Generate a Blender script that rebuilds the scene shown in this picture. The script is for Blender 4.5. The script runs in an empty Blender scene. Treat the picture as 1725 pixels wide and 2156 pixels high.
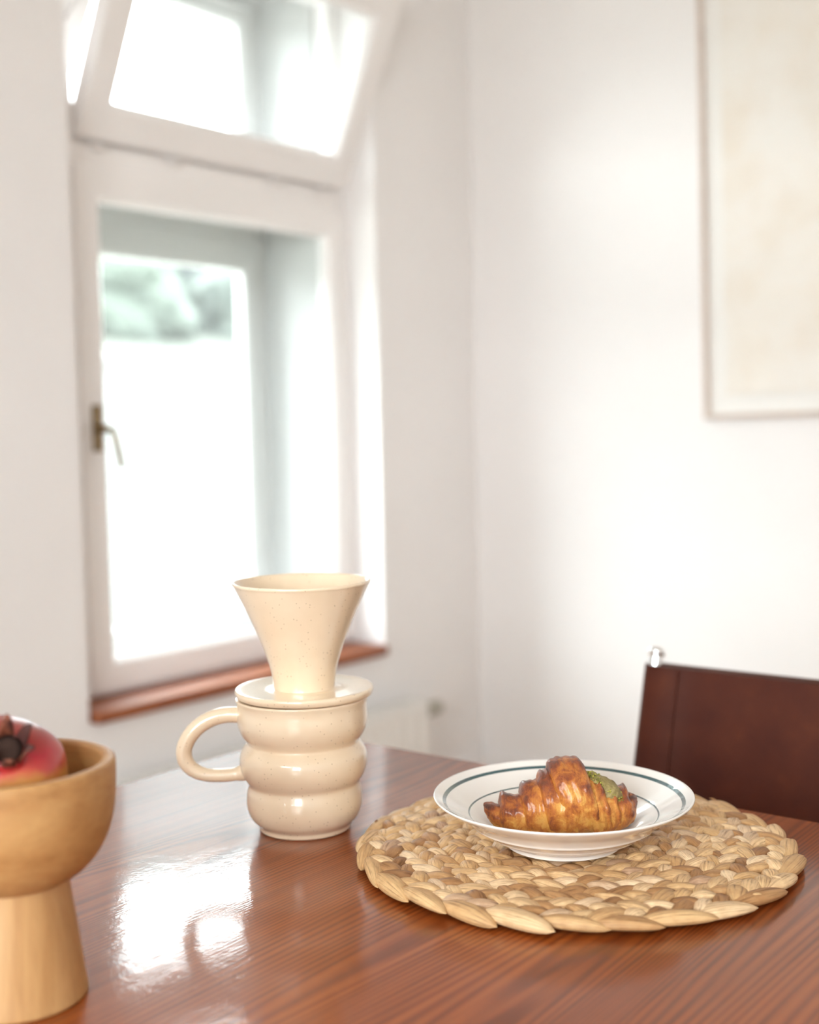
import bpy, bmesh, math, random
from mathutils import Vector, Matrix, noise
PI = math.pi
rnd = random.Random(7)
S = bpy.context.scene
COL = S.collection

# ------------------------------------------------------------------ camera
TZ = 0.75                       # table top height
TH, PITCH, ROLL, FPX, EYE = 0.6646, 0.0665, -0.0207, 2700.0, 0.371
HD = Vector((math.cos(TH), math.sin(TH), 0)); SIDE = Vector((math.sin(TH), -math.cos(TH), 0)); ZU = Vector((0, 0, 1))
FW = math.cos(PITCH) * HD - math.sin(PITCH) * ZU
UP0 = math.sin(PITCH) * HD + math.cos(PITCH) * ZU
RT = math.cos(ROLL) * SIDE + math.sin(ROLL) * UP0
UP = -math.sin(ROLL) * SIDE + math.cos(ROLL) * UP0
CAM = Vector((0, 0, TZ + EYE))
cd = bpy.data.cameras.new('camera'); cam = bpy.data.objects.new('camera', cd); COL.objects.link(cam)
cam.matrix_world = Matrix(((RT.x, UP.x, -FW.x, CAM.x), (RT.y, UP.y, -FW.y, CAM.y), (RT.z, UP.z, -FW.z, CAM.z), (0, 0, 0, 1)))
cd.sensor_fit = 'HORIZONTAL'; cd.sensor_width = 24.0; cd.lens = 24.0 * FPX / 1725.0
cd.clip_start = 0.02; cd.clip_end = 200
cd.dof.use_dof = True; cd.dof.focus_distance = 1.05; cd.dof.aperture_fstop = 2.7; cd.dof.aperture_blades = 0
S.camera = cam

# ------------------------------------------------------------------ sky, light, exposure
w = bpy.data.worlds.new('sky'); S.world = w; w.use_nodes = True
bg = w.node_tree.nodes['Background']; bg.inputs['Color'].default_value = (0.93, 0.965, 1.0, 1); bg.inputs['Strength'].default_value = 18.0
S.view_settings.view_transform = 'Standard'; S.view_settings.look = 'None'
S.view_settings.exposure = .30; S.view_settings.gamma = 1.0; S.view_settings.use_curve_mapping = False
S.cycles.use_denoising = True
S.cycles.max_bounces = 12; S.cycles.diffuse_bounces = 8; S.cycles.transparent_max_bounces = 12
S.cycles.sample_clamp_indirect = 8.0; S.cycles.caustics_reflective = False; S.cycles.caustics_refractive = False

def portal(name, loc, rot, sx, sy):        # guides daylight sampling through a window opening
    l = bpy.data.lights.new(name, 'AREA'); l.shape = 'RECTANGLE'; l.size = sx; l.size_y = sy
    l.cycles.is_portal = True
    o = bpy.data.objects.new(name, l); COL.objects.link(o); o.location = loc; o.rotation_euler = rot
portal('window_daylight', (2.29, 2.80, 1.42), (-PI / 2, 0, 0), 1.02, 1.86)
portal('window_daylight', (-2.62, -.50, 1.65), (0, -PI / 2, 0), 1.5, 2.5)

# ------------------------------------------------------------------ helpers
def F(x, y, z=0.0):                        # metres right of / away from the camera foot, height above the table
    v = SIDE * x + HD * y; return Vector((v.x, v.y, TZ + z))
def link(name, me, parent=None, mat=None):
    o = bpy.data.objects.new(name, me); COL.objects.link(o)
    if parent: o.parent = parent
    if mat and not me.materials: me.materials.append(mat)
    return o
def mesh(name, vs, fs, mats=None, smooth=True, mi=None, uv=None):
    me = bpy.data.meshes.new(name); me.from_pydata([tuple(v) for v in vs], [], fs); me.update()
    for m in (mats if isinstance(mats, (list, tuple)) else [mats]) if mats else []: me.materials.append(m)
    if smooth: me.polygons.foreach_set('use_smooth', [True] * len(me.polygons))
    if mi: me.polygons.foreach_set('material_index', mi)
    if uv:
        l = me.uv_layers.new(name='UVMap'); flat = []
        for lp in me.loops: flat += uv[lp.vertex_index]
        l.data.foreach_set('uv', flat)
    return me
def tag(o, label=None, cat=None, group=None, kind=None):
    if label: o['label'] = label
    if cat: o['category'] = cat
    if group: o['group'] = group
    if kind: o['kind'] = kind
    return o
def empty(name, loc=(0, 0, 0), rz=0.0):
    o = bpy.data.objects.new(name, None); COL.objects.link(o); o.location = loc; o.rotation_euler = (0, 0, rz); o.empty_display_size = 0.1
    return o
def bevel(me, w, seg=2, ang=30):
    bm = bmesh.new(); bm.from_mesh(me)
    es = [e for e in bm.edges if len(e.link_faces) == 2 and e.calc_face_angle() > math.radians(ang)]
    bmesh.ops.bevel(bm, geom=es, offset=w, segments=seg, affect='EDGES', profile=0.5)
    bm.to_mesh(me); bm.free()
def shade(me, ang=35):
    bm = bmesh.new(); bm.from_mesh(me)
    for f in bm.faces: f.smooth = True
    for e in bm.edges: e.smooth = not (len(e.link_faces) == 2 and e.calc_face_angle() > math.radians(ang))
    bm.to_mesh(me); bm.free()
def box_me(name, a, b, mat, bv=0.0):
    (x0, y0, z0), (x1, y1, z1) = a, b
    vs = [(x0, y0, z0), (x1, y0, z0), (x1, y1, z0), (x0, y1, z0), (x0, y0, z1), (x1, y0, z1), (x1, y1, z1), (x0, y1, z1)]
    fs = [(0, 3, 2, 1), (4, 5, 6, 7), (0, 1, 5, 4), (1, 2, 6, 5), (2, 3, 7, 6), (3, 0, 4, 7)]
    me = mesh(name, vs, fs, mat, smooth=False)
    if bv: bevel(me, bv, 3); shade(me)
    return me
def box(name, a, b, mat, parent=None, bv=0.0): return link(name, box_me(name, a, b, mat, bv), parent)
def lathe(name, prof, mats, seg=96, mi=None, closed=False, warp=None):
    # prof: (r, z) points; poles where r == 0
    vs, fs, idx, rows, uvs = [], [], [], [], []
    for r, z in prof:
        if r < 1e-6: rows.append([len(vs)]); vs.append((0, 0, z))
        else:
            rows.append(list(range(len(vs), len(vs) + seg)))
            for k in range(seg):
                a = 2 * PI * k / seg; vs.append((r * math.cos(a), r * math.sin(a), z))
    n = len(rows); pairs = [(i, i + 1) for i in range(n - 1)] + ([(n - 1, 0)] if closed else [])
    for q, (i, j) in enumerate(pairs):
        A, B = rows[i], rows[j]
        for k in range(seg):
            k2 = (k + 1) % seg
            if len(A) == 1: f = (A[0], B[k2], B[k])
            elif len(B) == 1: f = (A[k], A[k2], B[0])
            else: f = (A[k], A[k2], B[k2], B[k])
            fs.append(f); idx.append(mi[q] if mi else 0)
    if warp: vs = [warp(Vector(v)) for v in vs]
    return mesh(name, vs, fs, mats, True, idx if mi else None)
def smooth_prof(pts, n=6):                 # Catmull-Rom through profile points
    out = []
    for i in range(len(pts) - 1):
        p0 = pts[max(i - 1, 0)]; p1 = pts[i]; p2 = pts[i + 1]; p3 = pts[min(i + 2, len(pts) - 1)]
        for k in range(n):
            t = k / n
            out.append(tuple(0.5 * (2 * b + (c - a) * t + (2 * a - 5 * b + 4 * c - d) * t * t + (-a + 3 * b - 3 * c + d) * t ** 3) for a, b, c, d in zip(p0, p1, p2, p3)))
    out.append(tuple(pts[-1])); return out
def tube(name, path, rad, mat, seg=16, cap=True, flat=1.0):
    vs, fs = [], []; n = len(path); path = [Vector(p) for p in path]
    rad = rad if isinstance(rad, (list, tuple)) else [rad] * n
    t0 = (path[1] - path[0]).normalized(); ref = Vector((0, 0, 1)) if abs(t0.z) < .9 else Vector((1, 0, 0))
    nn = (ref - t0 * ref.dot(t0)).normalized()
    for i, p in enumerate(path):
        t = (path[min(i + 1, n - 1)] - path[max(i - 1, 0)]).normalized()
        nn = (nn - t * nn.dot(t)).normalized(); b = t.cross(nn)
        for k in range(seg):
            a = 2 * PI * k / seg; vs.append(p + (nn * math.cos(a) + b * math.sin(a) * flat) * rad[i])
    for i in range(n - 1):
        for k in range(seg):
            k2 = (k + 1) % seg; fs.append((i * seg + k, i * seg + k2, (i + 1) * seg + k2, (i + 1) * seg + k))
    if cap:
        for i, d in ((0, -1), (n - 1, 1)):
            c = len(vs); vs.append(path[i])
            for k in range(seg):
                k2 = (k + 1) % seg; a, b2 = i * seg + k, i * seg + k2
                fs.append((c, b2, a) if d < 0 else (c, a, b2))
    return mesh(name, vs, fs, mat)
def ring_me(name, x0, x1, z0, z1, prof, mat):
    # closed mitred frame in the XZ plane; prof = list of (inset, y) going round the bar's section
    vs, fs = [], []; n = len(prof)
    for sx, sz in ((0, 0), (1, 0), (1, 1), (0, 1)):
        for ins, y in prof:
            vs.append(((x1 - ins) if sx else (x0 + ins), y, (z1 - ins) if sz else (z0 + ins)))
    for c in range(4):
        d = (c + 1) % 4
        for k in range(n):
            k2 = (k + 1) % n; fs.append((c * n + k, d * n + k, d * n + k2, c * n + k2))
    me = mesh(name, vs, fs, mat, smooth=False)
    bm = bmesh.new(); bm.from_mesh(me); bmesh.ops.recalc_face_normals(bm, faces=bm.faces); bm.to_mesh(me); bm.free()
    return me

# ------------------------------------------------------------------ materials
def new_mat(name):
    m = bpy.data.materials.new(name); m.use_nodes = True
    return m, m.node_tree, m.node_tree.nodes['Principled BSDF']
def setp(b, **k):
    for a, v in k.items():
        b.inputs[{'col': 'Base Color', 'rough': 'Roughness', 'metal': 'Metallic', 'coat': 'Coat Weight', 'coatr': 'Coat Roughness', 'spec': 'Specular IOR Level', 'ior': 'IOR', 'sss': 'Subsurface Weight', 'sheen': 'Sheen Weight'}[a]].default_value = (*v, 1) if isinstance(v, tuple) else v
def nd(nt, t, **k):
    n = nt.nodes.new(t)
    for a, v in k.items(): setattr(n, a, v)
    return n
def ramp(nt, fac, stops, interp='LINEAR'):
    r = nd(nt, 'ShaderNodeValToRGB'); r.color_ramp.interpolation = interp; e = r.color_ramp.elements
    while len(e) < len(stops): e.new(0.5)
    for i, (p, c) in enumerate(stops): e[i].position = p; e[i].color = (*c, 1) if len(c) == 3 else c
    nt.links.new(fac, r.inputs['Fac']); return r.outputs['Color']
def coords(nt, scale=(1, 1, 1), out='Object', rot=(0, 0, 0), loc=(0, 0, 0)):
    tc = nd(nt, 'ShaderNodeTexCoord'); mp = nd(nt, 'ShaderNodeMapping'); mp.inputs['Scale'].default_value = scale; mp.inputs['Rotation'].default_value = rot; mp.inputs['Location'].default_value = loc
    nt.links.new(tc.outputs[out], mp.inputs['Vector']); return mp.outputs['Vector']
def noise_tex(nt, vec, scale, detail=4, rough=.55, dist=0.0):
    n = nd(nt, 'ShaderNodeTexNoise'); n.inputs['Scale'].default_value = scale; n.inputs['Detail'].default_value = detail; n.inputs['Roughness'].default_value = rough; n.inputs['Distortion'].default_value = dist
    if vec: nt.links.new(vec, n.inputs['Vector'])
    return n.outputs['Fac']
def mix(nt, fac, a, b, mode='MIX'):
    n = nd(nt, 'ShaderNodeMix', data_type='RGBA', blend_type=mode)
    for s, v in ((n.inputs['Factor'], fac), (n.inputs[6], a), (n.inputs[7], b)):
        if hasattr(v, 'is_linked'): nt.links.new(v, s)
        else: s.default_value = v if not isinstance(v, tuple) else ((*v, 1) if len(v) == 3 else v)
    return n.outputs[2]
def mathn(nt, op, a, b=None):
    n = nd(nt, 'ShaderNodeMath', operation=op)
    for s, v in ((n.inputs[0], a), (n.inputs[1], b)):
        if v is None: continue
        if hasattr(v, 'is_linked'): nt.links.new(v, s)
        else: s.default_value = v
    return n.outputs[0]
def bump(nt, b, h, strength=.2, dist=.001):
    n = nd(nt, 'ShaderNodeBump'); n.inputs['Strength'].default_value = strength; n.inputs['Distance'].default_value = dist
    nt.links.new(h, n.inputs['Height']); nt.links.new(n.outputs['Normal'], b.inputs['Normal']); return n
def paint(name, col, rough=.6, bscale=60, bs=.08, var=.03, coat=0.0):
    m, nt, b = new_mat(name); setp(b, rough=rough, coat=coat, coatr=.15)
    v = coords(nt); n = noise_tex(nt, v, 2.5, 3)
    c2 = tuple(x * (1 - var) for x in col)
    nt.links.new(ramp(nt, n, [(.3, c2), (.7, col)]), b.inputs['Base Color'])
    bump(nt, b, noise_tex(nt, v, bscale, 5), bs, .002); return m

M = {}
M['wall'] = paint('wall_plaster', (.85, .828, .822), .85, 45, .12)
M['ceiling'] = paint('ceiling_paint', (.87, .85, .83), .9)
M['white'] = paint('white_gloss_paint', (.88, .855, .845), .35, 80, .04, coat=.2)
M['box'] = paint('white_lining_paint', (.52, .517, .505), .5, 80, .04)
M['radiator'] = paint('radiator_enamel', (.82, .80, .77), .3, 100, .02, coat=.3)
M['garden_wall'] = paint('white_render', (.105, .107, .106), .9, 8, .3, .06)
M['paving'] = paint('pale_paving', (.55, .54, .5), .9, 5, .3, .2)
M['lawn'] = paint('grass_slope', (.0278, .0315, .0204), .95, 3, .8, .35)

def wood(name, light, dark, ring=(2.0, 26, 26), fine=(6, 260, 260), rough=.35, coat=0., coatr=.1, bs=.15, lo=.35, hi=.68, axis=None, amt=.5):
    m, nt, b = new_mat(name); setp(b, rough=rough, coat=coat, coatr=coatr)
    v = coords(nt, ring, rot=axis or (0, 0, 0)); n = noise_tex(nt, v, 1.0, 6, .62, 1.1)
    vf = coords(nt, fine, rot=axis or (0, 0, 0)); nf = noise_tex(nt, vf, 1.0, 5, .6)
    c = ramp(nt, n, [(lo, light), (.5, tuple((a + d) / 2 * 1.05 for a, d in zip(light, dark))), (hi, dark)])
    c2 = ramp(nt, nf, [(.3, (.62, .55, .5)), (.62, (1, 1, 1))])
    nt.links.new(mix(nt, amt, c, c2, 'MULTIPLY'), b.inputs['Base Color'])
    bump(nt, b, nf, bs, .0006); return m, nt, b
# table: stained pine, straight growth rings running along the length (X)
m, nt, b = new_mat('stained_pine'); M['table'] = m; setp(b, rough=.45, spec=.12, coat=.62, coatr=.09)
v = coords(nt, (1.0, 1, 1)); warp = noise_tex(nt, coords(nt, (.30, 4.2, 4.2)), 1.0, 2)
sep = nd(nt, 'ShaderNodeSeparateXYZ'); nt.links.new(v, sep.inputs[0])
ph = mathn(nt, 'ADD', mathn(nt, 'MULTIPLY', sep.outputs[1], 170.0), mathn(nt, 'MULTIPLY', warp, 75.0))
broad = noise_tex(nt, coords(nt, (.9, 9, 9)), 1.0, 3)
sn = mathn(nt, 'ADD', mathn(nt, 'MULTIPLY', mathn(nt, 'SINE', mathn(nt, 'MULTIPLY', ph, 6.2832 / 1.0)), .5), .5)
ring_c = ramp(nt, sn, [(0, (.35, .090, .017)), (.5, (.30, .072, .013)), (1, (.21, .045, .008))])
tone = ramp(nt, broad, [(.3, (.72, .62, .55)), (.65, (1.12, 1.1, 1.05))])
fn = noise_tex(nt, coords(nt, (4, 230, 230)), 1.0, 5)
fc = ramp(nt, fn, [(.32, (.55, .46, .40)), (.58, (1.03, 1.02, 1))])
knot = nd(nt, 'ShaderNodeVectorMath', operation='DISTANCE'); nt.links.new(coords(nt, (1, 2.4, 0)), knot.inputs[0]); knot.inputs[1].default_value = (.894, .747 * 2.4, 0)
kc = ramp(nt, knot.outputs['Value'], [(.010, (.14, .09, .07)), (.034, (1, 1, 1))])
c = mix(nt, .55, mix(nt, 1.0, ring_c, tone, 'MULTIPLY'), fc, 'MULTIPLY')
nt.links.new(mix(nt, 1.0, c, kc, 'MULTIPLY'), b.inputs['Base Color'])
hn = mathn(nt, 'ADD', mathn(nt, 'MULTIPLY', fn, .6), mathn(nt, 'MULTIPLY', sn, .4))
bm_ = bump(nt, b, hn, .06, .0006); 
wv = nd(nt, 'ShaderNodeBump'); wv.inputs['Strength'].default_value = .55; wv.inputs['Distance'].default_value = .00014
nt.links.new(mathn(nt, 'ADD', noise_tex(nt, coords(nt), 330, 3), mathn(nt, 'MULTIPLY', noise_tex(nt, coords(nt), 60, 2), 2.0)), wv.inputs['Height'])
nt.links.new(bm_.outputs['Normal'], wv.inputs['Normal']); nt.links.new(wv.outputs['Normal'], b.inputs['Coat Normal'])
M['sill'] = wood('sill_wood', (.34, .105, .035), (.2, .05, .016), rough=.6)[0]
M['floor'] = wood('floor_wood', (.46, .32, .21), (.34, .22, .13), (1, 14, 14), rough=.4, coat=.2)[0]
M['bowl'] = wood('turned_beech', (.53, .30, .115), (.36, .165, .052), (14, 5, 30), (200, 20, 260), .5, bs=.06, amt=.25)[0]
M['stem'] = wood('turned_beech_stem', (.58, .35, .15), (.44, .23, .085), (26, 26, 2.4), (260, 260, 8), .5, bs=.06, amt=.3)[0]
M['poster_frame'] = wood('pale_frame_wood', (.66, .57, .51), (.6, .5, .44), rough=.5)[0]

# speckled cream stoneware
m, nt, b = new_mat('cream_stoneware'); M['clay'] = m; setp(b, rough=.28, coat=.9, coatr=.05, ior=1.5)
v = coords(nt); big = noise_tex(nt, v, 18, 3)
base = ramp(nt, big, [(.3, (.75, .59, .41)), (.7, (.81, .665, .485))])
vo = nd(nt, 'ShaderNodeTexVoronoi'); vo.inputs['Scale'].default_value = 330; nt.links.new(v, vo.inputs['Vector'])
sp = mathn(nt, 'MULTIPLY', mathn(nt, 'LESS_THAN', vo.outputs['Distance'], .2), mathn(nt, 'GREATER_THAN', nd(nt, 'ShaderNodeSeparateColor').outputs[0], .5))
sc = nt.nodes[-2]
for n in nt.nodes:
    if n.bl_idname == 'ShaderNodeSeparateColor': nt.links.new(vo.outputs['Color'], n.inputs[0]); n_sep = n
sp = mathn(nt, 'MULTIPLY', mathn(nt, 'LESS_THAN', vo.outputs['Distance'], .17), mathn(nt, 'GREATER_THAN', n_sep.outputs[0], .72))
nt.links.new(mix(nt, mathn(nt, 'MULTIPLY', sp, .7), base, (.28, .17, .07)), b.inputs['Base Color'])
bump(nt, b, noise_tex(nt, v, 55, 3), .05, .002)

m, nt, b = new_mat('white_porcelain'); M['porcelain'] = m; setp(b, col=(.84, .81, .77), rough=.22, coat=1.0, coatr=.03)
m, nt, b = new_mat('green_glaze_band'); M['band'] = m; setp(b, col=(.02, .075, .085), rough=.22, coat=1.0, coatr=.03)
# water hyacinth
m, nt, b = new_mat('dried_water_hyacinth'); M['straw'] = m; setp(b, rough=.52, spec=.35)
oi = nd(nt, 'ShaderNodeObjectInfo'); ge = nd(nt, 'ShaderNodeNewGeometry')
rr = mathn(nt, 'FRACT', mathn(nt, 'ADD', oi.outputs['Random'], ge.outputs['Random Per Island']))
c = ramp(nt, rr, [(0, (.33, .17, .075)), (.13, (.48, .27, .12)), (.4, (.68, .455, .23)), (.75, (.78, .57, .335)), (.92, (.85, .67, .45)), (1, (.52, .34, .22))])
uvn = nd(nt, 'ShaderNodeTexCoord'); mp = nd(nt, 'ShaderNodeMapping'); mp.inputs['Scale'].default_value = (2.2, 34, 1); nt.links.new(uvn.outputs['UV'], mp.inputs['Vector'])
cmb = nd(nt, 'ShaderNodeCombineXYZ'); nt.links.new(mathn(nt, 'MULTIPLY', rr, 37.0), cmb.inputs[2])
va = nd(nt, 'ShaderNodeVectorMath', operation='ADD'); nt.links.new(mp.outputs[0], va.inputs[0]); nt.links.new(cmb.outputs[0], va.inputs[1])
fn = noise_tex(nt, va.outputs[0], 1.0, 4, .6)
c2 = ramp(nt, fn, [(.32, (.42, .32, .25)), (.47, (.93, .9, .87)), (.72, (1.14, 1.12, 1.08))])
bl = noise_tex(nt, coords(nt, (1, 1, 1)), 160, 3)
c3 = ramp(nt, bl, [(.3, (.82, .74, .68)), (.6, (1, 1, 1))])
nt.links.new(mix(nt, .8, mix(nt, .8, c, c2, 'MULTIPLY'), c3, 'MULTIPLY'), b.inputs['Base Color']); bump(nt, b, fn, .55, .0009)
m, nt, b = new_mat('gap_shade'); M['gap_dark'] = m; setp(b, col=(.16, .085, .035), rough=.8)  # dark brown standing in for the shade between the folds
# croissant crust, coloured by how far each ridge was baked (vertex attribute)
m, nt, b = new_mat('croissant_crust'); M['crust'] = m; setp(b, rough=.5, coat=.5, coatr=.2, sss=.05)
b.inputs['Subsurface Radius'].default_value = (.006, .003, .001)
at = nd(nt, 'ShaderNodeAttribute', attribute_name='bake'); v = coords(nt)
n1 = noise_tex(nt, v, 110, 8, .72, .5); n2 = noise_tex(nt, coords(nt, (420, 110, 70)), 1.0, 5, .65)
f = mathn(nt, 'ADD', at.outputs['Fac'], mathn(nt, 'ADD', mathn(nt, 'MULTIPLY', mathn(nt, 'SUBTRACT', n1, .5), 1.7), mathn(nt, 'MULTIPLY', mathn(nt, 'SUBTRACT', n2, .5), .45)))
c = ramp(nt, f, [(0.0, (.74, .37, .072)), (.2, (.60, .22, .030)), (.42, (.45, .125, .014)), (.66, (.23, .044, .007)), (1.0, (.08, .016, .005))])
nt.links.new(c, b.inputs['Base Color'])
bump(nt, b, mathn(nt, 'ADD', noise_tex(nt, v, 330, 8, .75), n2), .8, .0016)
m, nt, b = new_mat('pistachio_paste'); M['cream'] = m; setp(b, rough=.6)
nt.links.new(ramp(nt, noise_tex(nt, coords(nt), 350, 4), [(.3, (.19, .14, .045)), (.7, (.38, .30, .12))]), b.inputs['Base Color'])
m, nt, b = new_mat('pistachio_crumb'); M['crumb'] = m; setp(b, rough=.7)
ge = nd(nt, 'ShaderNodeNewGeometry'); nt.links.new(ramp(nt, ge.outputs['Random Per Island'], [(0, (.13, .11, .02)), (.5, (.30, .29, .05)), (1, (.56, .47, .09))]), b.inputs['Base Color'])
# pomegranate
m, nt, b = new_mat('pomegranate_skin'); M['pom'] = m; setp(b, rough=.36, coat=.35, coatr=.2)
v = coords(nt); sep = nd(nt, 'ShaderNodeSeparateXYZ'); nt.links.new(v, sep.inputs[0])
hz = mathn(nt, 'ADD', mathn(nt, 'MULTIPLY', sep.outputs[2], 19.0), mathn(nt, 'MULTIPLY', noise_tex(nt, v, 34, 4), .5))
c = ramp(nt, hz, [(.15, (.62, .33, .08)), (.36, (.58, .22, .05)), (.50, (.52, .05, .04)), (.66, (.46, .008, .025)), (.9, (.30, .035, .022))])
pt = ramp(nt, noise_tex(nt, v, 60, 3), [(.66, (1, 1, 1)), (.76, (.35, .2, .15))])
nt.links.new(mix(nt, .9, c, pt, 'MULTIPLY'), b.inputs['Base Color'])
m, nt, b = new_mat('pomegranate_calyx'); M['calyx'] = m; setp(b, rough=.7)
nt.links.new(ramp(nt, noise_tex(nt, coords(nt), 70, 4), [(.4, (.06, .016, .012)), (.7, (.30, .085, .04))]), b.inputs['Base Color'])
m, nt, b = new_mat('dark_stamens'); M['stamen'] = m; setp(b, col=(.035, .014, .008), rough=.9)
# leather
m, nt, b = new_mat('oxblood_leather'); M['leather'] = m; setp(b, rough=.55, spec=.16)
v = coords(nt); nt.links.new(ramp(nt, noise_tex(nt, v, 9, 5, .6), [(.3, (.046, .009, .005)), (.55, (.072, .016, .007)), (.75, (.115, .030, .010))]), b.inputs['Base Color'])
vo = nd(nt, 'ShaderNodeTexVoronoi'); vo.inputs['Scale'].default_value = 600; nt.links.new(v, vo.inputs['Vector']); bump(nt, b, vo.outputs['Distance'], .1, .0006)
m, nt, b = new_mat('chrome'); M['chrome'] = m; setp(b, col=(.86, .87, .88), rough=.12, metal=1.0)
m, nt, b = new_mat('aged_brass'); M['brass'] = m; setp(b, rough=.38, metal=.85)
nt.links.new(ramp(nt, noise_tex(nt, coords(nt), 60, 3), [(.3, (.16, .105, .05)), (.7, (.34, .25, .14))]), b.inputs['Base Color'])
m, nt, b = new_mat('dark_rubber'); M['rubber'] = m; setp(b, col=(.05, .05, .05), rough=.7)
m, nt, b = new_mat('valve_plastic'); M['valve'] = m; setp(b, col=(.42, .40, .34), rough=.5)
# clear panes: see-through with real surface reflection
m = bpy.data.materials.new('window_glass'); m.use_nodes = True; nt = m.node_tree; nt.nodes.clear(); M['glass'] = m
out = nd(nt, 'ShaderNodeOutputMaterial'); tr = nd(nt, 'ShaderNodeBsdfTransparent'); gl = nd(nt, 'ShaderNodeBsdfGlossy'); gl.inputs['Roughness'].default_value = .01
tr.inputs['Color'].default_value = (.955, .975, .97, 1)
fr = nd(nt, 'ShaderNodeFresnel'); gb = nd(nt, 'ShaderNodeNewGeometry'); nt.links.new(mathn(nt, 'POWER', 1.3, mathn(nt, 'SUBTRACT', 1.0, mathn(nt, 'MULTIPLY', gb.outputs['Backfacing'], 2.0))), fr.inputs['IOR']); mx = nd(nt, 'ShaderNodeMixShader')
nt.links.new(fr.outputs[0], mx.inputs[0]); nt.links.new(tr.outputs[0], mx.inputs[1]); nt.links.new(gl.outputs[0], mx.inputs[2]); nt.links.new(mx.outputs[0], out.inputs[0])
M['glass_in'] = m.copy(); M['glass_in'].name = 'veiled_window_glass'; nt = M['glass_in'].node_tree    # white translucent mix added as a veil of glare over the view
tl = nd(nt, 'ShaderNodeBsdfTranslucent'); tl.inputs['Color'].default_value = (1, 1, 1, 1); m2 = nd(nt, 'ShaderNodeMixShader'); m2.inputs[0].default_value = .018
o_ = nt.nodes['Material Output']; old = o_.inputs[0].links[0].from_socket
nt.links.new(old, m2.inputs[1]); nt.links.new(tl.outputs[0], m2.inputs[2]); nt.links.new(m2.outputs[0], o_.inputs[0])
# map-like print in the frame: faint patches on pale paper
m, nt, b = new_mat('faded_map_paper'); M['paper'] = m; setp(b, rough=.75)
v = coords(nt); n1 = noise_tex(nt, v, 3.4, 5, .6, .6); n2 = noise_tex(nt, coords(nt, loc=(3, 1, 7)), 6.0, 5)
c = ramp(nt, n1, [(.36, (.79, .74, .675)), (.46, (.77, .715, .645)), (.55, (.78, .745, .70)), (.68, (.77, .75, .715))])
nt.links.new(mix(nt, .35, c, ramp(nt, n2, [(.45, (.80, .77, .72)), (.62, (.72, .63, .52))])), b.inputs['Base Color'])
m, nt, b = new_mat('mount_board'); M['mount'] = m; setp(b, col=(.80, .78, .75), rough=.8)
m, nt, b = new_mat('bark'); M['bark'] = m; setp(b, col=(.12, .09, .06), rough=.9)
def leaf(name, a, bcol):
    m, nt, b = new_mat(name); setp(b, rough=.8)
    nt.links.new(ramp(nt, noise_tex(nt, coords(nt), 2.2, 5), [(.3, a), (.7, bcol)]), b.inputs['Base Color']); bump(nt, b, noise_tex(nt, coords(nt), 7, 5), .8, .2); return m
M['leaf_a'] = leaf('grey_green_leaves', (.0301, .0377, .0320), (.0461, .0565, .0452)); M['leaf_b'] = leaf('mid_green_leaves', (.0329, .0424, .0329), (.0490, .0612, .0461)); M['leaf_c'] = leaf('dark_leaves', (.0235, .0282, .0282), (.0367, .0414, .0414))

# ------------------------------------------------------------------ room shell
WY, WX = 2.30, 3.278            # window wall, poster wall
OX0, OX1, OZ0, OZ1 = 1.768, 2.806, 0.475, 2.35   # opening of the visible window
def struct(name, me, label=None):
    o = link(name, me); o['kind'] = 'structure'
    if label: o['label'] = label
    return o
def wall_ring(name, lo, hi, olo, ohi, t0, t1, axis, mat):
    # slab with one opening: lo/hi = (horizontal, z) of the slab, olo/ohi of the opening, t0..t1 = thickness
    R = [(lo[0], lo[1]), (hi[0], lo[1]), (hi[0], hi[1]), (lo[0], hi[1])]; Q = [(olo[0], olo[1]), (ohi[0], olo[1]), (ohi[0], ohi[1]), (olo[0], ohi[1])]
    P = lambda a, t: (a[0], t, a[1]) if axis == 'y' else (t, a[0], a[1])
    vs = [P(a, t0) for a in R] + [P(a, t0) for a in Q] + [P(a, t1) for a in R] + [P(a, t1) for a in Q]; fs = []
    for k in range(4):
        j = (k + 1) % 4
        fs += [(k, j, 4 + j, 4 + k), (8 + k, 12 + k, 12 + j, 8 + j), (k, 8 + k, 8 + j, j), (4 + k, 4 + j, 12 + j, 12 + k)]
    me = mesh(name, vs, fs, mat, smooth=False)
    bm = bmesh.new(); bm.from_mesh(me); bmesh.ops.recalc_face_normals(bm, faces=bm.faces); bm.to_mesh(me); bm.free(); return me
XL, YF, CH = -2.2, -2.2, 2.72
struct('floor', box_me('floor', (XL - .4, YF - .4, -.1), (WX + .3, WY + .5, 0), M['floor']))
struct('ceiling', box_me('ceiling', (XL - .4, YF - .4, CH), (WX + .3, WY + .5, CH + .12), M['ceiling']))
struct('wall_back', wall_ring('wall_back', (XL, 0), (WX, CH), (OX0, OZ0), (OX1, OZ1), WY, WY + .42, 'y', M['wall']))
struct('wall_right', box_me('wall_right', (WX, YF - .4, 0), (WX + .3, WY + .42, CH), M['wall']))
struct('wall_left', wall_ring('wall_left', (YF, 0), (WY + .42, CH), (-1.75, .90), (.75, 2.40), XL - .4, XL, 'x', M['wall']))
struct('wall_front', box_me('wall_front', (XL - .4, YF - .4, 0), (WX, YF, CH), M['wall']))
for nm, a, b_ in (('baseboard_back', (XL, WY - .018, 0), (WX, WY, .09)), ('baseboard_right', (WX - .018, YF, 0), (WX, WY, .09))):
    struct(nm, box_me(nm, a, b_, M['white'], .004))

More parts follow.
